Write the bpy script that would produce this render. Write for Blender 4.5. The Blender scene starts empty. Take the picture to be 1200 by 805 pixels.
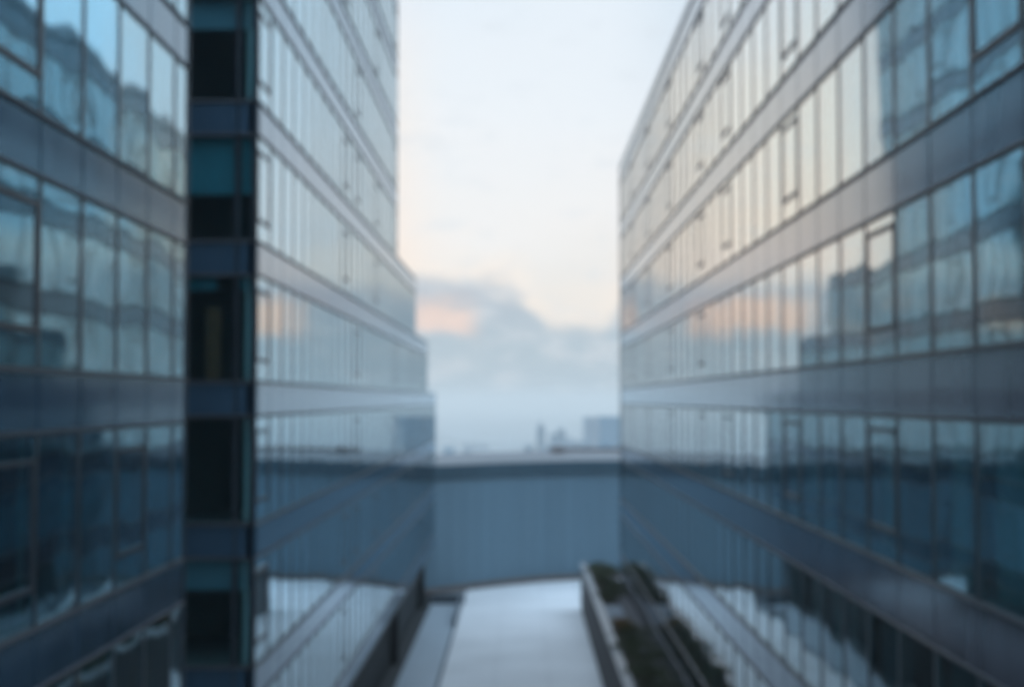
import bpy, math, random
from mathutils import Matrix, Vector
random.seed(7)
R = math.radians
GZ = -45.           # level of the city ground
EYE = 40.5          # height of the eye above the city ground
scene = bpy.context.scene
COL = scene.collection

# ------------------------------------------------------------------ materials
def mat(name, col=(.5,.5,.5), rough=.5, metal=0., ior=1.5, noise=0., nscale=1., bump=0., bscale=3., dirt=None):
    m = bpy.data.materials.new(name); m.use_nodes = True
    nt = m.node_tree; b = nt.nodes['Principled BSDF']
    b.inputs['Base Color'].default_value = (*col, 1)
    b.inputs['Roughness'].default_value = rough
    b.inputs['Metallic'].default_value = metal
    b.inputs['IOR'].default_value = ior
    if noise > 0:
        geo = nt.nodes.new('ShaderNodeNewGeometry')
        n = nt.nodes.new('ShaderNodeTexNoise'); n.inputs['Scale'].default_value = nscale; n.inputs['Detail'].default_value = 6
        mp = nt.nodes.new('ShaderNodeMapping')
        if dirt: mp.inputs['Scale'].default_value = dirt
        nt.links.new(geo.outputs['Position'], mp.inputs['Vector']); nt.links.new(mp.outputs['Vector'], n.inputs['Vector'])
        r = nt.nodes.new('ShaderNodeValToRGB')
        r.color_ramp.elements[0].position = .3; r.color_ramp.elements[1].position = .7
        r.color_ramp.elements[0].color = (*[c*(1-noise) for c in col], 1)
        r.color_ramp.elements[1].color = (*[min(1, c*(1+noise)) for c in col], 1)
        nt.links.new(n.outputs['Fac'], r.inputs['Fac']); nt.links.new(r.outputs['Color'], b.inputs['Base Color'])
        rr = nt.nodes.new('ShaderNodeMapRange'); rr.inputs['To Min'].default_value = max(0, rough-.08); rr.inputs['To Max'].default_value = rough+.12
        nt.links.new(n.outputs['Fac'], rr.inputs['Value']); nt.links.new(rr.outputs['Result'], b.inputs['Roughness'])
    if bump > 0:
        geo2 = nt.nodes.new('ShaderNodeNewGeometry')
        n2 = nt.nodes.new('ShaderNodeTexNoise'); n2.inputs['Scale'].default_value = bscale
        nt.links.new(geo2.outputs['Position'], n2.inputs['Vector'])
        bp = nt.nodes.new('ShaderNodeBump'); bp.inputs['Strength'].default_value = bump; bp.inputs['Distance'].default_value = .05
        nt.links.new(n2.outputs['Fac'], bp.inputs['Height']); nt.links.new(bp.outputs['Normal'], b.inputs['Normal'])
    return m

def wavy_normal(nt, bay, amp_pane, amp_wave, wave_scale=.55, lean=0.):
    """each pane leans by a hair and bellies a little, as real curtain-wall glass does"""
    g = nt.nodes.new('ShaderNodeNewGeometry')
    sn = nt.nodes.new('ShaderNodeVectorMath'); sn.operation = 'SNAP'
    ad = nt.nodes.new('ShaderNodeVectorMath'); ad.operation = 'ADD'; ad.inputs[1].default_value = (50, -bay[0]+bay[1]*20, -EYE-bay[3]+bay[2]*20)
    nt.links.new(g.outputs['Position'], ad.inputs[0])
    nt.links.new(ad.outputs[0], sn.inputs[0]); sn.inputs[1].default_value = (100, bay[1], bay[2])
    wn = nt.nodes.new('ShaderNodeTexWhiteNoise'); wn.noise_dimensions = '3D'
    nt.links.new(sn.outputs[0], wn.inputs['Vector'])
    s1 = nt.nodes.new('ShaderNodeVectorMath'); s1.operation = 'SUBTRACT'; s1.inputs[1].default_value = (.5,.5,.5+(lean/amp_pane if amp_pane else 0))
    nt.links.new(wn.outputs['Color'], s1.inputs[0])
    m1 = nt.nodes.new('ShaderNodeVectorMath'); m1.operation = 'SCALE'; m1.inputs['Scale'].default_value = amp_pane
    nt.links.new(s1.outputs[0], m1.inputs[0])
    no = nt.nodes.new('ShaderNodeTexNoise'); no.inputs['Scale'].default_value = wave_scale; no.inputs['Detail'].default_value = 1.5
    ofs = nt.nodes.new('ShaderNodeVectorMath'); ofs.operation = 'ADD'
    nt.links.new(g.outputs['Position'], ofs.inputs[0])
    k = nt.nodes.new('ShaderNodeVectorMath'); k.operation = 'SCALE'; k.inputs['Scale'].default_value = 13.
    nt.links.new(wn.outputs['Color'], k.inputs[0]); nt.links.new(k.outputs[0], ofs.inputs[1])
    nt.links.new(ofs.outputs[0], no.inputs['Vector'])
    s2 = nt.nodes.new('ShaderNodeVectorMath'); s2.operation = 'SUBTRACT'; s2.inputs[1].default_value = (.5,.5,.5)
    nt.links.new(no.outputs['Color'], s2.inputs[0])
    m2 = nt.nodes.new('ShaderNodeVectorMath'); m2.operation = 'SCALE'; m2.inputs['Scale'].default_value = amp_wave
    nt.links.new(s2.outputs[0], m2.inputs[0])
    a1 = nt.nodes.new('ShaderNodeVectorMath'); a1.operation = 'ADD'
    nt.links.new(g.outputs['Normal'], a1.inputs[0]); nt.links.new(m1.outputs[0], a1.inputs[1])
    a2 = nt.nodes.new('ShaderNodeVectorMath'); a2.operation = 'ADD'
    nt.links.new(a1.outputs[0], a2.inputs[0]); nt.links.new(m2.outputs[0], a2.inputs[1])
    nn = nt.nodes.new('ShaderNodeVectorMath'); nn.operation = 'NORMALIZE'
    nt.links.new(a2.outputs[0], nn.inputs[0])
    return nn.outputs[0]

def glass(name, bay, f0=.27, power=3.8, tint=(.55,.82,.86), refl=(.82,.92,.97), pane=.006, wave=.02, lean=0.):
    m = bpy.data.materials.new(name); m.use_nodes = True
    nt = m.node_tree; nt.nodes.clear()
    out = nt.nodes.new('ShaderNodeOutputMaterial')
    mx = nt.nodes.new('ShaderNodeMixShader')
    tr = nt.nodes.new('ShaderNodeBsdfTransparent'); tr.inputs['Color'].default_value = (*tint, 1)
    gl = nt.nodes.new('ShaderNodeBsdfGlossy'); gl.inputs['Color'].default_value = (*refl, 1); gl.inputs['Roughness'].default_value = .03
    # coated glass: reflectance f0 head-on rising to 1 at grazing view
    geo = nt.nodes.new('ShaderNodeNewGeometry'); dt = nt.nodes.new('ShaderNodeVectorMath'); dt.operation='DOT_PRODUCT'
    nt.links.new(geo.outputs['Incoming'], dt.inputs[0]); nt.links.new(geo.outputs['Normal'], dt.inputs[1])
    ab = nt.nodes.new('ShaderNodeMath'); ab.operation='ABSOLUTE'; nt.links.new(dt.outputs['Value'], ab.inputs[0])
    om = nt.nodes.new('ShaderNodeMath'); om.operation='SUBTRACT'; om.inputs[0].default_value=1.; nt.links.new(ab.outputs[0], om.inputs[1])
    pw = nt.nodes.new('ShaderNodeMath'); pw.operation='POWER'; pw.inputs[1].default_value=power; nt.links.new(om.outputs[0], pw.inputs[0])
    fr = nt.nodes.new('ShaderNodeMapRange'); fr.inputs['To Min'].default_value=f0; nt.links.new(pw.outputs[0], fr.inputs['Value'])
    nrm = wavy_normal(nt, bay, pane, wave, lean=lean)
    nt.links.new(nrm, gl.inputs['Normal'])
    nt.links.new(fr.outputs[0], mx.inputs[0]); nt.links.new(tr.outputs[0], mx.inputs[1]); nt.links.new(gl.outputs[0], mx.inputs[2])
    nt.links.new(mx.outputs[0], out.inputs['Surface'])
    return m

BAYR, BAYL = 2.38, 2.15
HR, HL = 2.9, 3.05
G_right = glass('coated_glass_right', (20.3, BAYR, 4., .8), refl=(.88,.92,.94), pane=.008, wave=.022)
G_left = glass('coated_glass_left', (40.2, BAYL, 4., .5), pane=.006, wave=.012)
G_near = glass('coated_glass_near', (20.0, BAYL, 4., .45), f0=.34, refl=(.74,.90,.97), pane=.011, wave=.034, lean=.013)
M_mull = mat('anodised_mullion', (.018,.024,.032), .32, 0, 1.55, noise=.15, nscale=2)
M_sash = mat('dark_vent_rail', (.035,.038,.045), .4, .2)
M_spR = mat('spandrel_grey_enamel', (.050,.058,.074), .22, 0, 1.75, noise=.08, nscale=.3)
M_spL = mat('spandrel_blue_grey_enamel', (.030,.068,.105), .24, 0, 1.7, noise=.08, nscale=.3)
M_trim = mat('aluminium_trim', (.095,.097,.105), .5, .2, noise=.1)
M_slab = mat('concrete_slab', (.16,.17,.17), .85, noise=.15)
M_core = mat('inner_partition', (.10,.12,.125), .8, noise=.2, nscale=.5)
M_colm = mat('painted_column', (.28,.28,.27), .7, noise=.1)
M_curt = mat('pale_curtain_cloth', (.50,.56,.56), .9, noise=.12, nscale=4)
M_warm = mat('ochre_curtain_cloth', (.15,.065,.03), .9, noise=.2, nscale=4)
M_blind = mat('teal_roller_blind', (.035,.16,.20), .8, noise=.06, nscale=2)
M_gblind = mat('grey_roller_blind', (.10,.17,.21), .8, noise=.06, nscale=2)
M_deck = mat('pale_deck_paving', (.80,.80,.79), .55, noise=.08, nscale=.22)
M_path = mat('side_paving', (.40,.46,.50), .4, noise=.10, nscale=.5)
M_channel = mat('dark_gutter', (.045,.045,.045), .5, noise=.2)
M_kerb = mat('kerb_stone', (.12,.14,.16), .7, noise=.15)
M_plan = mat('planter_render', (.085,.078,.078), .75, noise=.25, nscale=1.2, dirt=(1,1,.3))
M_cap = mat('zinc_coping', (.30,.32,.34), .38, .5, noise=.12)
M_soil = mat('planting_soil', (.035,.028,.02), .95, noise=.3, nscale=3)
M_hall = mat('blue_grey_metal_cladding', (.130,.210,.262), .55, .1, noise=.05, nscale=.5, dirt=(1,1,.06), bump=.03, bscale=1)
M_hallcap = mat('dark_eaves_band', (.045,.085,.11), .85, noise=.1)
M_hallroof = mat('pale_roof_membrane', (.15,.155,.16), .8, noise=.12, nscale=.2)
M_brown = mat('brown_flashing', (.19,.155,.145), .7, noise=.2)
M_ground = mat('city_ground', (.26,.28,.28), .9, noise=.45, nscale=.012)
M_podium = mat('podium_concrete', (.25,.26,.26), .8, noise=.15)
M_steel = mat('galvanised_steel', (.35,.37,.38), .4, .7)

def leafmat(name, a, b):
    m = bpy.data.materials.new(name); m.use_nodes = True; nt = m.node_tree; bs = nt.nodes['Principled BSDF']
    g = nt.nodes.new('ShaderNodeNewGeometry'); r = nt.nodes.new('ShaderNodeValToRGB')
    r.color_ramp.elements[0].color = (*a,1); r.color_ramp.elements[1].color = (*b,1)
    nt.links.new(g.outputs['Random Per Island'], r.inputs['Fac']); nt.links.new(r.outputs['Color'], bs.inputs['Base Color'])
    bs.inputs['Roughness'].default_value = .6
    return m
M_leaf = leafmat('olive_leaves', (.030,.042,.014), (.085,.10,.032))
M_leafo = leafmat('rusty_leaves', (.16,.09,.02), (.32,.18,.05))
M_wood = mat('shrub_wood', (.06,.04,.03), .9)

def enamel(name, base, bay, f0=.05):
    m=glass(name,bay,f0=f0,power=4.3,refl=(.84,.93,1.),pane=.006,wave=.006); nt=m.node_tree
    tr=[n for n in nt.nodes if n.type=='BSDF_TRANSPARENT'][0]; mx=[n for n in nt.nodes if n.type=='MIX_SHADER'][0]; gl=[n for n in nt.nodes if n.type=='BSDF_GLOSSY'][0]
    d=nt.nodes.new('ShaderNodeBsdfDiffuse'); d.inputs['Color'].default_value=(*base,1)
    n=nt.nodes.new('ShaderNodeTexNoise'); n.inputs['Scale'].default_value=.9; n.inputs['Detail'].default_value=7
    g=nt.nodes.new('ShaderNodeNewGeometry'); mp=nt.nodes.new('ShaderNodeMapping'); mp.inputs['Scale'].default_value=(1,1.6,.35)
    nt.links.new(g.outputs['Position'],mp.inputs[0]); nt.links.new(mp.outputs[0],n.inputs[0])
    r=nt.nodes.new('ShaderNodeMapRange'); r.inputs['To Min'].default_value=.05; r.inputs['To Max'].default_value=.15; nt.links.new(n.outputs['Fac'],r.inputs['Value']); nt.links.new(r.outputs[0],gl.inputs['Roughness'])
    cr=nt.nodes.new('ShaderNodeValToRGB'); cr.color_ramp.elements[0].position=.3; cr.color_ramp.elements[1].position=.75
    cr.color_ramp.elements[0].color=(*[c*.82 for c in base],1); cr.color_ramp.elements[1].color=(*[c*1.2 for c in base],1)
    nt.links.new(n.outputs['Fac'],cr.inputs[0]); nt.links.new(cr.outputs[0],d.inputs['Color'])
    nt.links.new(d.outputs[0],mx.inputs[1]); return m
M_spR=enamel('glossy_grey_spandrel',(.088,.090,.108),(20.3,BAYR,4.,.8),f0=.035)
M_spL=enamel('glossy_blue_grey_spandrel',(.036,.070,.105),(40.2,BAYL,4.,.5))
G_front = glass('clear_glass_front', (20.0, BAYL, 4., .45), f0=.04, power=5., tint=(.80,.95,.96), refl=(.9,.96,1), pane=.004, wave=.008)
# ------------------------------------------------------------------ mesh helper
class MB:
    def __init__(s): s.v=[]; s.f=[]
    def box(s, x0,x1,y0,y1,z0,z1, M=None):
        n=len(s.v)
        p=[(x0,y0,z0),(x1,y0,z0),(x1,y1,z0),(x0,y1,z0),(x0,y0,z1),(x1,y0,z1),(x1,y1,z1),(x0,y1,z1)]
        if M is not None: p=[tuple(M@Vector(q)) for q in p]
        s.v+=p
        s.f+=[tuple(n+i for i in f) for f in ((0,3,2,1),(4,5,6,7),(0,1,5,4),(1,2,6,5),(2,3,7,6),(3,0,4,7))]
        return s
    def boxes(s, L, M=None):
        for b in L: s.box(*b, M=M)
        return s
    def poly(s, pts, faces):
        n=len(s.v); s.v+=pts; s.f+=[tuple(n+i for i in f) for f in faces]; return s
    def cyl(s, x,y,z0,z1,r0,r1=None,n=12):
        r1 = r0 if r1 is None else r1; k=len(s.v)
        for (z,r) in ((z0,r0),(z1,r1)):
            for i in range(n):
                a=2*math.pi*i/n; s.v.append((x+r*math.cos(a),y+r*math.sin(a),z))
        for i in range(n): j=(i+1)%n; s.f.append((k+i,k+j,k+n+j,k+n+i))
        s.f.append(tuple(k+i for i in reversed(range(n)))); s.f.append(tuple(k+n+i for i in range(n)))
        return s
    def mesh(s, name, m):
        me=bpy.data.meshes.new(name); me.from_pydata(s.v,[],s.f); me.update(); me.materials.append(m); return me
    def build(s, name, m, parent=None):
        o=bpy.data.objects.new(name, s.mesh(name,m)); COL.objects.link(o)
        if parent: o.parent=parent
        return o
def inst(name, me, parent=None, M=None):
    o=bpy.data.objects.new(name, me); COL.objects.link(o)
    if parent: o.parent=parent
    if M is not None: o.matrix_basis=M
    return o
def empty(name, loc=(0,0,0)):
    o=bpy.data.objects.new(name,None); COL.objects.link(o); o.location=loc; return o
def tag(o,label=None,cat=None,group=None,kind=None):
    if label: o['label']=label
    if cat: o['category']=cat
    if group: o['group']=group
    if kind: o['kind']=kind
    return o

# ------------------------------------------------------------------ curtain wall
def win_boxes(w,h,sash,lead=True):
    f=[(-.14,.012,-.06,.06,0,h),(-.12,.004,.06,w-.06,0,.06),(-.12,.004,.06,w-.06,h-.06,h)]
    s=[]
    if sash:
        a,b=.68,min(2.55,h-.3)
        s=[(-.05,.016,.09,.17,a,b),(-.05,.016,w-.17,w-.09,a,b),(-.05,.03,.09,w-.09,a-.10,a),(-.05,.03,.09,w-.09,b,b+.09)]
    p=[(-.03,-.006,.06,w-.06,.06,h-.06)]
    return f,s,p
def curtain_mesh(name,y0,y1,z0,z1,m,x=-.32,amp=.05,lam=.22):
    n=max(6,int((y1-y0)/.04)); v=[];f=[]
    for i in range(n+1):
        y=y0+(y1-y0)*i/n; dx=amp*math.sin(2*math.pi*(y-y0)/lam + .7*math.sin(3*y))
        for z,k in ((z0,1.15),(z1,.8)):
            v+= [(x+dx*k,y,z),(x+dx*k-.006,y,z)]
    for i in range(n):
        a=4*i; b=a+4
        f+=[(a,b,b+2,a+2),(a+1,a+3,b+3,b+1)]
    return MB().poly(v,f).mesh(name,m)
_cache={}
def proto(kind,w,h,gm):
    k=(kind,round(w,3),round(h,3),gm.name)
    if k in _cache: return _cache[k]
    f,s,p=win_boxes(w,h,kind=='sash')
    d={'frame':MB().boxes(f).mesh('window',M_mull),'pane':MB().boxes(p).mesh('pane',gm)}
    d['sash']=MB().boxes(win_boxes(w,h,True)[1]).mesh('sash',M_sash)
    d['blind']=MB().box(-.26,-.25,.08,w-.08,h*.45,h-.07).mesh('blind',M_blind)
    d['blind2']=MB().box(-.26,-.25,.08,w-.08,h*.7,h-.07).mesh('blind',M_gblind)
    d['blind3']=MB().box(-.26,-.25,.08,w*.75,h*.86,h-.07).mesh('blind',M_blind)
    d['curtL']=curtain_mesh('curtain',.1,w*.42,.05,h-.08,M_curt)
    d['curtR']=curtain_mesh('curtain',w*.6,w-.1,.05,h-.08,M_curt)
    d['curtF']=curtain_mesh('curtain',.1,w-.1,.05,h-.08,M_curt)
    d['warmL']=curtain_mesh('curtain',.15,w*.35,.05,h*.7,M_warm)
    d['warmR']=curtain_mesh('curtain',w*.62,w*.8,.05,h*.7,M_warm)
    _cache[k]=d
    return d
YAW=(600-611)/1667.; 
def in_view(p):
    """rough share of the picture (square pixels) that a bay at p shows"""
    x,y,z=p
    if y<3: return -1
    px=611+1667*x/y; py=468-1667*(z-EYE)/y
    if px<-60 or px>1260 or py<-60 or py>930: return 0
    return 1667*1667/(y*y)*(abs(x)/y)*6
def fill_window(win,d,seed,style=None):
    rnd=random.Random(seed)
    s=style or rnd.choice(['curtL','curtR','curtL','curtR','curtF','blind2','blind','none','none','curtLR'])
    if s=='none': return
    if s=='curtLR': inst('curtain',d['curtL'],win); inst('curtain',d['curtR'],win); return
    if s=='warm': inst('curtain',d['warmL'],win); inst('curtain',d['warmR'],win); inst('blind',d['blind3'],win); return
    inst('blind' if s.startswith('blind') else 'curtain',d[s],win)

def building(root, faces, limit=100, seed=0):
    """faces: list of dict(M, bays, w, levels, h, gm, spm, sp, sash(fn), style(fn)); the biggest windows in view are parts, the rest one mesh"""
    allc=[]
    for fi,F in enumerate(faces):
        for li,zb in enumerate(F['levels']):
            for b in range(F['bays']):
                c=root.location+F['M']@Vector((0,(b+.5)*F['w'],zb+F['h']/2))
                allc.append((in_view(c)*F.get('weight',1),fi,li,b))
    allc.sort(key=lambda t:-t[0])
    own=set(t[1:] for t in allc[:limit] if t[0]>0)
    SF,SS,SP={},MB(),{}
    stuffF=MB()
    for t in allc:
        _,fi,li,b=t; F=faces[fi]; w,h=F['w'],F['h']; zb=F['levels'][li]
        T=F['M']@Matrix.Translation((0,b*w,zb))
        sash=F['sash'](b,zb) if 'sash' in F else False
        if t[1:] in own:
            d=proto('sash' if sash else 'plain',w,h,F['gm'])
            wn=inst('window',d['frame'],root,T)
            inst('pane',d['pane'],wn)
            if sash: inst('sash',d['sash'],wn)
            fill_window(wn,d,(seed,fi,li,b).__hash__(),F['style'](b,zb) if 'style' in F else None)
        else:
            f,s,p=win_boxes(w,h,sash)
            stuffF.boxes(f,T); SS.boxes(s,T)
            SP.setdefault(F['gm'].name,(MB(),F['gm']))[0].boxes(p,T)
    if stuffF.v:
        so=stuffF.build('window',M_mull,root); so['kind']='stuff'
        for n,(mb,gm) in SP.items(): mb.build('pane',gm,so)
        if SS.v: SS.build('sash',M_sash,so)
    # spandrels, trims, slabs
    for fi,F in enumerate(faces):
        w,h,sp=F['w'],F['h'],F['sp']
        for li,zb in enumerate(list(F['levels'])+[F['levels'][-1]+h+sp]):
            S=MB(); n=F['bays']
            for b in range(n): S.box(-.08,0,b*w+.035,(b+1)*w-.035,zb-sp+.03,zb-.03,M=F['M'])
            o=S.build('spandrel',F['spm'],root)
            MB().box(-.25,-.083,.0,n*w,zb-sp+.01,zb-.01,M=F['M']).build('backing_board',M_mull,o)
            MB().box(-.10,.06,-.05,n*w,zb-.028,zb+.028,M=F['M']).build('trim',M_trim,o)
            MB().box(-.10,.05,-.05,n*w,zb-sp-.028,zb-sp+.022,M=F['M']).build('trim',M_trim,o)

def rotz(org,a): return Matrix.Translation(org)@Matrix.Rotation(a,4,'Z')

# ---------------- right building: runs y 13.2 .. 102.6, face x=7.22, outside is -x
XR=7.22; R_y0=20.3-3*BAYR; R_n=38; R_y1=R_y0+R_n*BAYR
rb=empty('office_building',(XR,R_y0,24))
tag(rb,'long grey glass office block with one unbroken roof line, beside the planter','building')
def base_inv(root): return Matrix.Translation(-Vector(root.location))
# face frame: local +y must run so that local +x is outside (-x world): rotate 180 -> +y local = -y world
MR=base_inv(rb)@rotz((XR,R_y1,EYE),math.pi)
R_levels=[-15.2+4*k for k in range(8)]   # window sills; top window 12.8..15.7
def nbR(b): return R_n-1-b-3         # bay number counted from y=20.3 away from camera
R_s={3,7,12,15,20,25,30}
faces=[dict(M=MR,bays=R_n,w=BAYR,levels=R_levels,h=HR,gm=G_right,spm=M_spR,sp=1.1,
            sash=lambda b,z:(nbR(b)==3 and -4<z<2) or (nbR(b)!=3 and nbR(b) in R_s and z>-4 and (nbR(b)*3+int(z))%5!=1) or (nbR(b)==0 and 4<z<6))]
building(rb,faces,seed=3)
def inner(root,x0,x1,y0,y1,levels,sp,core_x,colx,ncol,top):
    """slabs, rear partition, columns; world x,y; levels relative to the eye"""
    B=-Vector(root.location)
    for zb in levels:
        MB().box(x0,x1,y0,y1,zb-.55+EYE,zb-.05+EYE,M=Matrix.Translation(B)).build('floor_slab',M_slab,root)
    MB().box(core_x,core_x+.2,y0+.2,y1-.2,24-0,top+EYE,M=Matrix.Translation(B)).build('inner_wall',M_core,root)
    for i in range(ncol):
        y=y0+3+(y1-y0-6)*i/max(1,ncol-1)
        c=MB(); c.cyl(colx+B.x,y+B.y,24+B.z,top+EYE+B.z-.6,.3); c.build('column',M_colm,root)
lvR=R_levels+[16.8]
inner(rb,XR+.27,XR+18,R_y0,R_y1-.3,lvR[1:],1.1,XR+6,XR+1.3,9,16.2)
P=MB(); Bm=base_inv(rb)
P.box(XR-.02,XR+18.4,R_y0-.1,R_y1+.35,EYE+16.84,EYE+17.30,M=Bm); P.build('parapet',M_spR,rb)
P=MB(); P.box(XR+.02,XR+18.3,R_y1+.02,R_y1+.30,24,EYE+16.8,M=Bm); P.box(XR+.3,XR+18.3,R_y0-.3,R_y0-.02,24,EYE+16.8,M=Bm); P.box(XR+18.0,XR+18.3,R_y0,R_y1,24,EYE+16.8,M=Bm); P.build('end_wall',M_spR,rb)
P=MB(); P.box(XR-.04,XR+.30,R_y1+.0-.04,R_y1+.04,24,EYE+16.8,M=Bm); P.build('corner_post',M_mull,rb)

# ---------------- near left building: y 11.4 .. 31.9, face x=-7.55, outside +x
XN=-7.55; N_y0=20.0-3*BAYL; 
nb=empty('office_building',(XN,N_y0,GZ))
tag(nb,'dark blue-grey glass office block in front of the column of black windows','building')
MN=base_inv(nb)@rotz((XN,N_y0,EYE),0)
MN2=base_inv(nb)@rotz((XN,N_y0+8*BAYL,EYE),0)
N_levels=[.45-4*20+4*k for k in range(24)]
lastw=31.9-(N_y0+8*BAYL)
def stN(b,z):
    return 'warm' if z<-7 and b>=5 else None
faces=[dict(M=MN,bays=8,w=BAYL,levels=N_levels,h=3.05,gm=G_near,spm=M_spL,sp=.95,style=stN,sash=lambda b,z:(b==3 or (b==6 and -4<z<-3))),
       dict(M=MN2,bays=1,w=lastw,levels=N_levels,h=3.05,gm=G_near,spm=M_spL,sp=.95)]
building(nb,faces,seed=11)
inner(nb,XN-14,XN-.27,N_y0,31.6,[l for l in N_levels]+[16.45],.95,XN-5.5,XN-1.2,3,16)
P=MB(); Bm=base_inv(nb); P.box(XN-14,XN-.0,31.84,31.90,GZ,EYE+16.5,M=Bm); P.box(XN-14.2,XN-14,N_y0,31.9,GZ,EYE+16.5,M=Bm); P.box(XN-14,XN-.3,N_y0-.2,N_y0-.02,GZ,EYE+16.5,M=Bm)
P.build('end_wall',M_spL,nb)
P=MB(); P.box(XN-.3,XN+.03,31.905,31.96,GZ,EYE+16.5,M=Bm); P.build('corner_post',M_mull,nb)
P=MB(); P.box(XN-14.3,XN+.02,N_y0-.2,31.96,EYE+16.52,EYE+17.0,M=Bm); P.build('parapet',M_spL,nb)

lamp=empty('pendant_lamp',(-8.42,27.0,EYE-5.3)); tag(lamp,'small warm lit pendant lamp behind the glass of the dark left office block','lamp')
MB().cyl(0,0,.19,.74,.008,n=6).build('cord',M_sash,lamp)
em=bpy.data.materials.new('lit_lamp_shade'); em.use_nodes=True; eb=em.node_tree.nodes['Principled BSDF']; eb.inputs['Base Color'].default_value=(.5,.25,.08,1); eb.inputs['Emission Color'].default_value=(1,.45,.10,1); eb.inputs['Emission Strength'].default_value=.9
MB().cyl(0,0,0,.185,.11,.05,n=16).build('shade',em,lamp)
# ---------------- far left building, stepping down away from the camera
XL=-7.5; L_y0=40.2
lb=empty('office_building',(XL,L_y0,24))
tag(lb,'tall pale-blue glass office tower, its far end stepping down in three setbacks','building')
def faceL(n0,n1,levels):
    return dict(M=base_inv(lb)@rotz((XL,L_y0+n0*BAYL,EYE),0),bays=n1-n0,w=BAYL,levels=levels,h=HL,gm=G_left,spm=M_spL,sp=.95,
        sash=lambda b,z:((b+n0) in (0,9,11,15,20,26,31) and ((b+n0)==0 or (b+n0+int(z))%3!=0)))
LB=[.5-12+4.0*k for k in range(10)]      # from the first floor above the open ground floor
def lev(n): return LB[:n]
# counts: up to roof
fA=faceL(0,21,LB); fB=faceL(21,28,[z for z in LB if z<8]); fC=faceL(28,34,[z for z in LB if z<4]); fD=faceL(34,39,[z for z in LB if z<0])
WF=2.45
def stF(b,z):
    if b!=4: return 'none'
    zi=round(z-.5)
    return {8:'blind2',4:'blind',0:'warm',-4:'none',-8:'blind2',-12:'none'}.get(zi,'blind')
# front face looks towards the camera (-y): local +x -> -y, local +y -> +x
x_start=XL-.58-5*WF
fF=dict(M=base_inv(lb)@rotz((x_start,L_y0,EYE),-math.pi/2),bays=5,w=WF,levels=LB,h=HL,gm=G_front,spm=M_spL,sp=.95,style=stF,weight=.02)
fN=dict(M=base_inv(lb)@rotz((XL-.58,L_y0,EYE),-math.pi/2),bays=1,w=.58,levels=LB,h=HL,gm=G_front,spm=M_spL,sp=.95,style=lambda b,z:stF(4,z) if round(z-.5)!=0 else 'blind3',weight=.02)
fA['weight']=1
# visible column of the front face gets its own windows
fV=dict(fF); fV['M']=base_inv(lb)@rotz((XL-.58-WF,L_y0,EYE),-math.pi/2); fV['bays']=1; fV['weight']=6; fV['style']=lambda b,z:stF(4,z); fN['weight']=5
fF['bays']=4
building(lb,[fA,fB,fC,fD,fF,fV,fN],seed=5)
Bm=base_inv(lb)
ends=[(21,LB[-1]+4.0),(28,8.5),(34,4.5),(39,.5)]
y_prev=L_y0
for i,(n,top) in enumerate(ends):
    y1=L_y0+n*BAYL
    for zb in LB+[LB[-1]+4]:
        if zb<=top+.01:
            MB().box(XL-14,XL-.27,(y_prev+.27 if i==0 else y_prev-.25),y1-.27,zb-.55+EYE,zb-.05+EYE,M=Bm).build('floor_slab',M_slab,lb)
    P=MB(); P.box(XL-14,XL+.01,y1+.0,y1+.28,EYE-12.4,EYE+top-.02,M=Bm); P.build('end_wall',M_spL,lb)
    P=MB(); P.box(XL-14,XL+.03,(y_prev if i==0 else y_prev+.30),y1+.30,EYE+top+.03,EYE+top+.14,M=Bm); P.build('parapet',M_spL,lb)
    y_prev=y1
P=MB(); P.box(XL-6,XL-5.8,L_y0+.4,L_y0+21*BAYL-.3,24,EYE+LB[-1]+3,M=Bm); P.box(XL-6,XL-5.8,L_y0+21*BAYL,L_y0+39*BAYL-.3,24,EYE+.2,M=Bm)
P.box(XL-13.6,XL-.4,L_y0+5.5,L_y0+5.7,EYE-12,EYE+LB[-1]+3,M=Bm); P.build('inner_wall',M_core,lb)
# recessed ground floor: back wall and round columns, shade of the void painted near-black
P=MB(); P.box(XL-1.0,XL-.8,L_y0+.2,L_y0+39*BAYL-.5,24.02,EYE-12.5,M=Bm); P.box(XL-13,XL-1.0,L_y0+.2,L_y0+.4,24.02,EYE-12.5,M=Bm); P.build('ground_floor_wall',mat('painted_shade_panel',(.012,.014,.016),.7),lb)
for i in range(4):
    c=MB(); c.cyl(-.45,1.5+24*i,.02,4.1-.02,.25); c.build('column',mat('painted_shade_column',(.012,.014,.016),.7) if i==0 else bpy.data.materials['painted_shade_column'],lb)
P=MB(); P.box(XL-.05,XL+.0,L_y0-.03,L_y0-.005,EYE-12.4,EYE+LB[-1]+4,M=Bm); P.build('corner_post',M_spL,lb)

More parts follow.
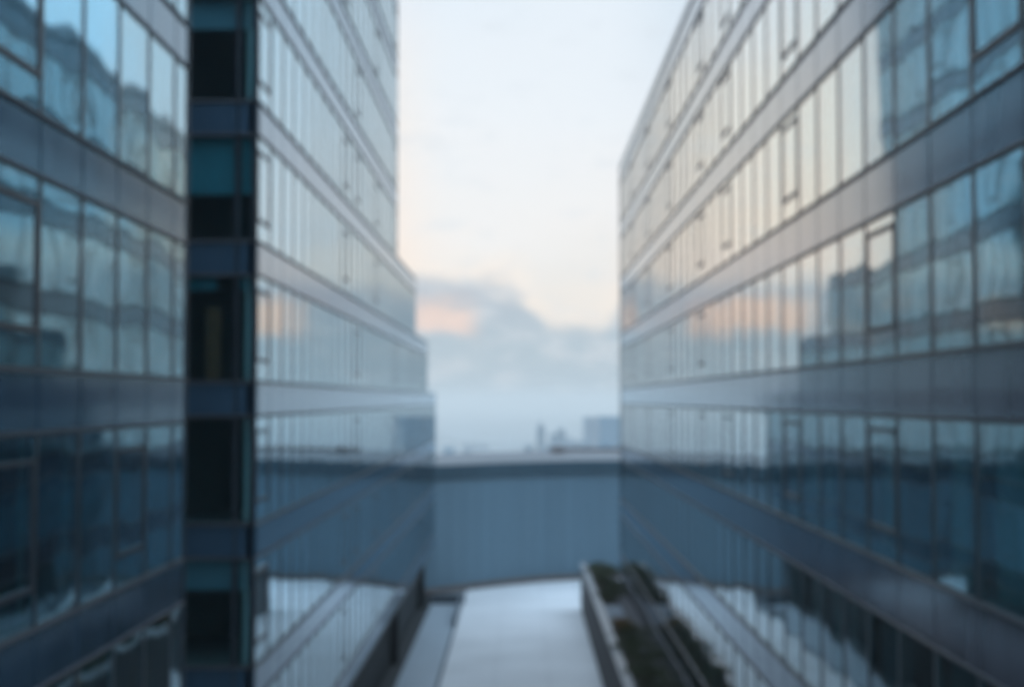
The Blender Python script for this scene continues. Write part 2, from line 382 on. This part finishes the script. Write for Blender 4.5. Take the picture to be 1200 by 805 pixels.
# ------------------------------------------------------------------ terrace
ter=MB().box(-45,45,38,175,GZ,24.0).build('terrace',M_podium); tag(ter,kind='structure')
def sheet(name,pts,z,m):
    o=MB().poly([(x,y,z) for x,y in pts],[tuple(range(len(pts)))]).build(name,m); tag(o,kind='structure'); return o
def wall_y(X):
    pts=[(-40,98),(-20,110.8),(-7.4,122.7),(-4.3,125.6),(-1.4,128.4),(1.6,130.6),(5.2,132.3),(9,133.4),(14,134.2),(40,136)]
    for (a,ya),(b,yb) in zip(pts,pts[1:]):
        if a<=X<=b: return ya+(yb-ya)*(X-a)/(b-a)
    return 134
xs=[-4.75+i*(4.75+4.85)/8 for i in range(9)]
sheet('terrace_paving',[(-4.75,40),(4.85,40)]+[(x,wall_y(x)-.4) for x in reversed(xs)],24.006,M_deck)
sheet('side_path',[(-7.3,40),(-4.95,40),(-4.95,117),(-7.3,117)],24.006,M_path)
sheet('recess_floor',[(-8.4,40.6),(-7.3,40.6),(-7.3,122),(-8.4,121)],24.006,mat('painted_shade_floor',(.015,.018,.02),.7))  # sheet over the podium, shade of the recess put into its near-black colour
sheet('side_path',[(4.9,113.4),(30,113.4)]+[(x,wall_y(x)-.4) for x in (30,14,9,5.2,4.9)],24.006,M_deck)
# paving joints as narrow dark grooves
J=MB()
y=42.
while y<131: J.box(-4.7,4.8,y,y+.035,24.006,24.010); y+=3.0
for x in (-1.6,1.6): J.box(x,x+.03,42,128,24.0065,24.0105)
o=J.build('paving_joints',mat('joint_fill',(.52,.52,.52),.8)); tag(o,kind='structure')
# raised strip of kerb between path and deck and a low stub wall
k=MB().box(-4.95,-4.75,42,104,24.0,24.10).box(-4.95,-4.75,104,115.5,24,24.75).build('kerb',M_kerb); tag(k,kind='structure')
sw=empty('low_stub_wall',(-6.1,116.2,24)); tag(sw,'low dark upstand closing the narrow side path at its far end','low wall')
MB().box(-1.2,1.5,-.2,.2,0,.7).build('wall',M_kerb,sw); MB().box(-1.25,1.55,-.26,.26,.703,.78).build('coping',M_cap,sw)

# curved metal-clad hall closing the alley
hall=empty('low_hall',(0,130,24)); tag(hall,'low curved hall clad in blue-grey metal closing the end of the alley, pale flat roof','building')
X=[-40+i*1.0 for i in range(81)]
def sweep(x_list,off0,off1,z0,z1,name,m,parent,seam=False):
    v=[];f=[]
    for i,x in enumerate(x_list):
        y=wall_y(x)-130
        v+=[(x,y+off0,z0),(x,y+off0,z1),(x,y+off1,z1),(x,y+off1,z0)]
    for i in range(len(x_list)-1):
        a=4*i;b=a+4
        f+=[(a,b,b+1,a+1),(a+1,b+1,b+2,a+2),(a+2,b+2,b+3,a+3),(a+3,b+3,b,a)]
    n=len(v); f+=[(0,1,2,3),(n-1,n-2,n-3,n-4)]
    return MB().poly(v,f).build(name,m,parent)
wl=sweep(X,0,.3,.25,9.54,'wall',M_hall,hall)
S=MB()
for x in [-40+i*1.25 for i in range(64)]:
    y=wall_y(x)-130; S.box(x-.015,x+.015,y-.03,y-.002,.46,9.5)
S.build('standing_seam',M_hall,wl)
sweep(X,-.22,.4,9.55,10.85,'eaves_band',M_hallcap,hall)
sweep(X,-.30,0,0.0,.45,'plinth',M_brown,hall)
sweep(X,-.95,-.32,0.012,.05,'gutter',M_channel,hall)
v=[];f=[]
for i,x in enumerate(X):
    y=wall_y(x)-130; v+=[(x,y+.42,10.3),(x,y+.42,10.60),(x,y+20,10.9),(x,y+29,10.8),(x,y+29,10.0)]
for i in range(len(X)-1):
    a=5*i;b=a+5
    for q in range(4): f.append((a+q,b+q,b+q+1,a+q+1))
MB().poly(v,f).build('roof',M_hallroof,hall)
P=MB(); P.box(-39.9,-39.6,-31,-3,0,10.2); P.box(39.6,39.9,6.3,35,0,10.2); P.build('side_wall',M_hall,hall)
MB().box(3.0,36,28,28.6,10.85,11.2).build('roof_ledge',M_brown,hall)
def rooftop_unit(x,y,z,s,label):
    r=empty('rooftop_unit',(x,y,z)); tag(r,label,'rooftop unit',None)
    MB().box(-s,s,-s*.7,s*.7,.15,s*1.1).build('casing',M_brown,r)
    MB().cyl(0,0,s*1.1+.01,s*1.1+.2,s*.45,n=20).build('fan_cowl',M_steel,r)
    for sx in(-1,1):
        MB().box(sx*s*.8-.06,sx*s*.8+.06,-s*.7,s*.7,0,.148).build('foot',M_steel,r)
rooftop_unit(2.9+1.0,150,34.62+.2,.65,'small brown box-shaped unit on the pale roof of the low hall')

# ------------------------------------------------------------------ planter
pl=empty('planter',(4.7,50,24)); tag(pl,'long raised planter with dark rendered wall and zinc coping beside the pale terrace','planter')
MB().box(0,.25,-8,63,0,3.55).build('front_wall',M_plan,pl)
MB().box(.25,2.46,62.75,63,0,3.45).build('end_wall',M_plan,pl)
MB().box(1.603,2.46,-8,62.74,0,3.42).build('paving_strip',mat('dark_ledge_paving',(.085,.08,.085),.8,noise=.25),pl)
MB().box(-.08,.42,-8,63.05,3.553,3.66).build('coping',M_cap,pl)
MB().box(.253,1.6,-8,33.6,0,3.3).box(.253,1.6,41.6,62.7,0,3.3).build('soil',M_soil,pl)
MB().box(.253,1.6,33.65,41.55,0,3.42).build('paving_slab',mat('grey_slab',(.20,.23,.26),.7,noise=.15),pl)
def shrub(x,y,z,h,r,label,lm,n=1500):
    root=empty('shrub',(x,y,z)); tag(root,label,'shrub','shrubs in the planter')
    st=MB()
    for k in range(5):
        a=random.random()*6.28; t=r*.5
        st.poly([(-.015,0,0),(.015,0,0),(0,.02,0),(t*math.cos(a),t*math.sin(a),h*.7)],[(0,1,3),(1,2,3),(2,0,3)])
    st.build('stem',M_wood,root)
    L=MB()
    cl=[(random.uniform(-.7,.7)*r,random.uniform(-.7,.7)*r,random.uniform(.25,.9)*h) for _ in range(9)]
    for i in range(n):
        cx,cy,cz=random.choice(cl)
        p=Vector((cx+random.gauss(0,r*.25),cy+random.gauss(0,r*.25),max(.03,cz+random.gauss(0,h*.12))))
        s=random.uniform(.03,.075)
        A=Vector((random.gauss(0,1),random.gauss(0,1),random.gauss(0,1))).normalized(); B_=A.cross(Vector((random.gauss(0,1),random.gauss(0,1),random.gauss(0,1)))).normalized()
        L.poly([tuple(p-A*s),tuple(p+B_*s*.5),tuple(p+A*s),tuple(p-B_*s*.5)],[(0,1,2,3)])
    L.build('foliage',lm,root)
ys=[94,97,100,103.2,106.5,109.5]
for i,y in enumerate(ys):
    shrub(5.85+.3*(i%2),y,27.3,random.uniform(.7,1.2),1.05,'dark green shrub in the far bed of the raised planter, beyond the grey slab',M_leaf)
ys2=[81.5,77.6,74,70.2,67,63,59.5,56,52.5]
for i,y in enumerate(ys2):
    if i==0: shrub(5.8,y,27.3,.8,.95,'rusty orange-brown low shrub beside the grey slab in the planter',M_leafo)
    else: shrub(5.8+.35*(i%2),y,27.3,random.uniform(.7,1.3),1.15,'olive green shrub in the near bed of the raised planter, before the grey slab',M_leaf)

# ------------------------------------------------------------------ city in the haze
gr=MB().box(-14000,14000,-60,26000,GZ-1,GZ).build('ground',M_ground); tag(gr,kind='structure')
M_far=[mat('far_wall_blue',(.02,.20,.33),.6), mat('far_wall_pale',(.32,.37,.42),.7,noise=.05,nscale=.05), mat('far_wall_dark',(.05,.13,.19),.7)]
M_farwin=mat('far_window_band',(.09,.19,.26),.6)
def far_building(x0,x1,y,h,m,label,d=25,steps=()):
    r=empty('distant_building',((x0+x1)/2,y,GZ)); tag(r,label,'building','distant buildings in the haze'); w=(x1-x0)/2; h=h-GZ
    MB().box(-w,w,0,d,0,h).build('wall',m,r)
    W=MB(); z=2.5
    while z<h-2:
        W.box(-w+1,w-1,-.15,-.003,z,z+1.5); W.box(-w-.15,-w-.003,1,d-1,z,z+1.5); z+=3.6
    W.build('window',M_farwin,r)
    MB().box(-w-.3,w+.3,-.3,d+.3,h+.003,h+.7).build('roof',M_farwin,r)
    for (a,b,hh) in steps: MB().box(w*a,w*b,3,d-4,h+.71,h+hh).build('rooftop_block',m,r)
def px(x,y): return (x-611)/1667*y
def pz(yy,y): return EYE-(yy-468)/1667*y
D=1800
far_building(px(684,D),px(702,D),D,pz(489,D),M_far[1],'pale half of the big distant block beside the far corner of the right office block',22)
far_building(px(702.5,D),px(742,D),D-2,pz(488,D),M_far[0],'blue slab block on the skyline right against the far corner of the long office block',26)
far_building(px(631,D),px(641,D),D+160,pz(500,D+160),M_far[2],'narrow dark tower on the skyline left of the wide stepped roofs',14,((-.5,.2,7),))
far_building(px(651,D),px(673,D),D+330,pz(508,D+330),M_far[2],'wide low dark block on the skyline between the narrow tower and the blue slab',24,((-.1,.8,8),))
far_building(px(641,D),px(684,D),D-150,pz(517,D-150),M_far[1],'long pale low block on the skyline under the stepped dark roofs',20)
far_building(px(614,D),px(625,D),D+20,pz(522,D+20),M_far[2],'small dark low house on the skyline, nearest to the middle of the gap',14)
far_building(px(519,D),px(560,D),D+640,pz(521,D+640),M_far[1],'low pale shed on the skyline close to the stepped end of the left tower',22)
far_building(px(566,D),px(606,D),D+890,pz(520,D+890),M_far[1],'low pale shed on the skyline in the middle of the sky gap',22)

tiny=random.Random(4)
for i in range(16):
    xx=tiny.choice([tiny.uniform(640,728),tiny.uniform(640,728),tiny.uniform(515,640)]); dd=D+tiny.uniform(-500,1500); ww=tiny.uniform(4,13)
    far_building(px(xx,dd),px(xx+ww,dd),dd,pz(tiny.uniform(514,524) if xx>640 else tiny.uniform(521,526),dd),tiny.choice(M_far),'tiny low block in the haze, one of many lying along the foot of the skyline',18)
# ------------------------------------------------------------------ haze
hz=MB().box(-15000,15000,-70,26500,GZ-2,EYE+35).build('haze',M_slab)
hm=bpy.data.materials.new('haze_air'); hm.use_nodes=True; nt=hm.node_tree; nt.nodes.clear()
o_=nt.nodes.new('ShaderNodeOutputMaterial'); pv=nt.nodes.new('ShaderNodeVolumePrincipled')
pv.inputs['Color'].default_value=(.82,.79,.75,1); pv.inputs['Density'].default_value=.00028; pv.inputs['Anisotropy'].default_value=.2
nt.links.new(pv.outputs[0],o_.inputs['Volume']); hz.data.materials.clear(); hz.data.materials.append(hm); tag(hz,kind='stuff')

# ------------------------------------------------------------------ sky
w=bpy.data.worlds.new('World'); scene.world=w; w.use_nodes=True; nt=w.node_tree; N=nt.nodes; Lk=nt.links
bg=N['Background']; bg.inputs['Strength'].default_value=.1
SUN_EL,SUN_AZ=9.,-62.
sky=N.new('ShaderNodeTexSky'); sky.sky_type='NISHITA'; sky.sun_disc=False; sky.sun_elevation=R(SUN_EL); sky.sun_rotation=R(SUN_AZ)
def math_(op,a,b=None,clamp=False):
    n=N.new('ShaderNodeMath'); n.operation=op; n.use_clamp=clamp
    for i,v in enumerate((a,b)):
        if v is None: continue
        if isinstance(v,(int,float)): n.inputs[i].default_value=v
        else: Lk.new(v,n.inputs[i])
    return n.outputs[0]
def ramp(fac,stops):
    n=N.new('ShaderNodeValToRGB'); el=n.color_ramp.elements
    while len(el)<len(stops): el.new(.5)
    for e,(p,c) in zip(el,stops): e.position=p; e.color=(*c,1) if len(c)==3 else c
    Lk.new(fac,n.inputs['Fac']); return n.outputs['Color']
def mix(f,a,b):
    n=N.new('ShaderNodeMix'); n.data_type='RGBA'
    if isinstance(f,(int,float)): n.inputs[0].default_value=f
    else: Lk.new(f,n.inputs[0])
    for i,v in ((6,a),(7,b)):
        if isinstance(v,tuple): n.inputs[i].default_value=(*v,1)
        else: Lk.new(v,n.inputs[i])
    return n.outputs[2]
def smooth(v,a,b):
    n=N.new('ShaderNodeMapRange'); n.interpolation_type='SMOOTHSTEP'; n.inputs['From Min'].default_value=a; n.inputs['From Max'].default_value=b
    Lk.new(v,n.inputs['Value']); return n.outputs['Result']
def bump_(v,c,wd): return smooth(math_('ABSOLUTE',math_('SUBTRACT',v,c)),wd,wd*.35)
def s2l(*c): return tuple(((x/255+.055)/1.055)**2.4 if x>10 else x/255/12.92 for x in c)
tc=N.new('ShaderNodeTexCoord'); sx=N.new('ShaderNodeSeparateXYZ'); Lk.new(tc.outputs['Generated'],sx.inputs[0])
el=math_('MULTIPLY',math_('ARCSINE',sx.outputs['Z']),57.2958)
az=math_('MULTIPLY',math_('ARCTAN2',sx.outputs['X'],sx.outputs['Y']),57.2958)
cv=N.new('ShaderNodeCombineXYZ'); Lk.new(az,cv.inputs[0]); Lk.new(math_('MULTIPLY',el,2.2),cv.inputs[1])
def noise(scale,detail=4,rough=.5,ofs=0.):
    n=N.new('ShaderNodeTexNoise'); n.inputs['Scale'].default_value=scale; n.inputs['Detail'].default_value=detail; n.inputs['Roughness'].default_value=rough
    m=N.new('ShaderNodeMapping'); m.inputs['Location'].default_value=(ofs,ofs*.37,ofs*.11); Lk.new(cv.outputs[0],m.inputs[0]); Lk.new(m.outputs[0],n.inputs[0]); return n.outputs['Fac']
n1=noise(.16,5,.55,3.1); n2=noise(.07,4,.5,9.); n3=noise(.35,4,.55,21.)
# high thin cloud: pale, warmer to the west (negative azimuth)
e01=math_('DIVIDE',math_('ADD',el,math_('MULTIPLY',math_('SUBTRACT',n2,.5),7.)),60.,True)
warm=ramp(e01,[(0,s2l(205,214,222)),(.07,s2l(232,228,224)),(.115,s2l(239,238,238)),(.18,s2l(234,239,244)),(.27,s2l(226,236,245)),(.5,s2l(176,192,210)),(1,s2l(142,160,178))])
cool=ramp(e01,[(0,s2l(190,205,218)),(.07,s2l(208,214,222)),(.115,s2l(214,217,222)),(.18,s2l(205,216,226)),(.27,s2l(196,214,228)),(.5,s2l(172,190,209)),(1,s2l(142,160,178))])
high=mix(smooth(az,3.,11.),warm,cool)
bump2=smooth(math_('ABSOLUTE',math_('ADD',az,9.5)),7.,2.)
west=ramp(e01,[(0,s2l(205,205,210)),(.07,s2l(248,220,206)),(.115,s2l(252,230,212)),(.18,s2l(246,234,222)),(.27,s2l(232,234,238)),(.5,s2l(178,192,208)),(1,s2l(142,160,178))])
high=mix(bump2,high,west)
wide=smooth(math_('ABSOLUTE',az),14.5,18.)
high=mix(wide,high,mix(smooth(el,20.,50.),s2l(168,204,228),cool))
# low blue-grey cloud bank with a ragged upper edge
edge=math_('ADD',math_('MULTIPLY',math_('SUBTRACT',n1,.5),2.6),math_('ADD',math_('MULTIPLY',math_('SUBTRACT',n3,.5),2.2),4.8))
edge=math_('SUBTRACT',edge,math_('MULTIPLY',bump_(az,2.1,2.6),1.6))
bank=smooth(math_('SUBTRACT',edge,el),-.5,.9)
bankcol=ramp(math_('DIVIDE',el,6.,True),[(0,s2l(172,190,203)),(.35,s2l(172,190,204)),(.7,s2l(176,188,202)),(1,s2l(192,199,209))])
glow=smooth(math_('SUBTRACT',el,edge),2.2,.1)
high=mix(math_('MULTIPLY',glow,.5),high,s2l(252,238,226))
n4=noise(.55,5,.6,60.)
mott=smooth(n4,.42,.68)
bankcol=mix(math_('MULTIPLY',mott,.5),bankcol,s2l(214,219,226))
high=mix(math_('MULTIPLY',smooth(n4,.5,.75),.35),high,s2l(214,222,230))
col=mix(bank,high,bankcol)
# sunlit streaks in the bank
st_n=noise(.11,3,.5,40.)
wob=math_('MULTIPLY',math_('SUBTRACT',n3,.5),1.5)
thick=smooth(math_('ABSOLUTE',math_('SUBTRACT',el,math_('ADD',3.3,wob))),1.1,.3)
zone=math_('MAXIMUM',math_('MAXIMUM',math_('MULTIPLY',bump_(az,-3.2,1.9),.65),bump_(az,-9.2,3.3)),bump_(az,10.7,2.5))
zone=math_('MAXIMUM',zone,smooth(st_n,.55,.66))
st=math_('MULTIPLY',thick,zone)
col=mix(math_('MULTIPLY',st,.95),col,s2l(255,216,196))
# rear half of the sky is dimmer blue-grey
back=smooth(sx.outputs['Y'],-.15,.55)
col=mix(back,mix(.5,col,s2l(140,165,190)),col)
def add_(a,b): return math_('ADD',a,b)
gain=add_(1.,math_('MULTIPLY',smooth(el,20.,60.),3.2))
gain=add_(gain,math_('MULTIPLY',math_('MULTIPLY',wide,math_('MULTIPLY',smooth(el,1.,5.),smooth(el,45.,20.))),.45))
gain=add_(gain,math_('MULTIPLY',math_('MULTIPLY',smooth(az,6.6,9.5),smooth(el,2.,7.)),.25))
gain=add_(gain,math_('MULTIPLY',math_('MULTIPLY',bump_(az,-10.3,5.2),smooth(el,2.,6.)),.30))
sg=N.new('ShaderNodeVectorMath'); sg.operation='SCALE'; Lk.new(col,sg.inputs[0]); Lk.new(gain,sg.inputs['Scale']); col=sg.outputs[0]
sc10=N.new('ShaderNodeVectorMath'); sc10.operation='SCALE'; sc10.inputs['Scale'].default_value=10.; Lk.new(col,sc10.inputs[0])
below=smooth(el,-3.,0.)
fin=mix(.90,sky.outputs[0],sc10.outputs[0])
Lk.new(fin,bg.inputs['Color'])

sl=bpy.data.lights.new('sun','SUN'); sl.energy=.6; sl.angle=R(14); sl.color=(1,.86,.72); so=bpy.data.objects.new('sun',sl); COL.objects.link(so)
d=Vector((math.sin(R(SUN_AZ))*math.cos(R(SUN_EL)),math.cos(R(SUN_AZ))*math.cos(R(SUN_EL)),math.sin(R(SUN_EL))))
so.rotation_euler=(-d).to_track_quat('-Z','Y').to_euler()

# ------------------------------------------------------------------ camera
cam=bpy.data.cameras.new('camera'); co=bpy.data.objects.new('camera',cam); COL.objects.link(co); scene.camera=co
cam.sensor_width=36; cam.lens=50; cam.clip_end=30000; cam.clip_start=.1
co.location=(0,0,EYE)
co.rotation_euler=(R(90)+math.atan(66/1667),0,math.atan(11/1667))
cam.dof.use_dof=True; cam.dof.focus_distance=3.4; cam.dof.aperture_fstop=2.05; cam.dof.aperture_blades=0

scene.render.engine='CYCLES'
c=scene.cycles; c.use_denoising=True; c.max_bounces=10; c.glossy_bounces=6; c.diffuse_bounces=3; c.transparent_max_bounces=12; c.volume_bounces=4; c.caustics_reflective=False
try: c.volume_step_rate=4
except Exception: pass
vs=scene.view_settings; vs.view_transform='Standard'; vs.look='None'; vs.exposure=.2; vs.gamma=1; vs.use_curve_mapping=False
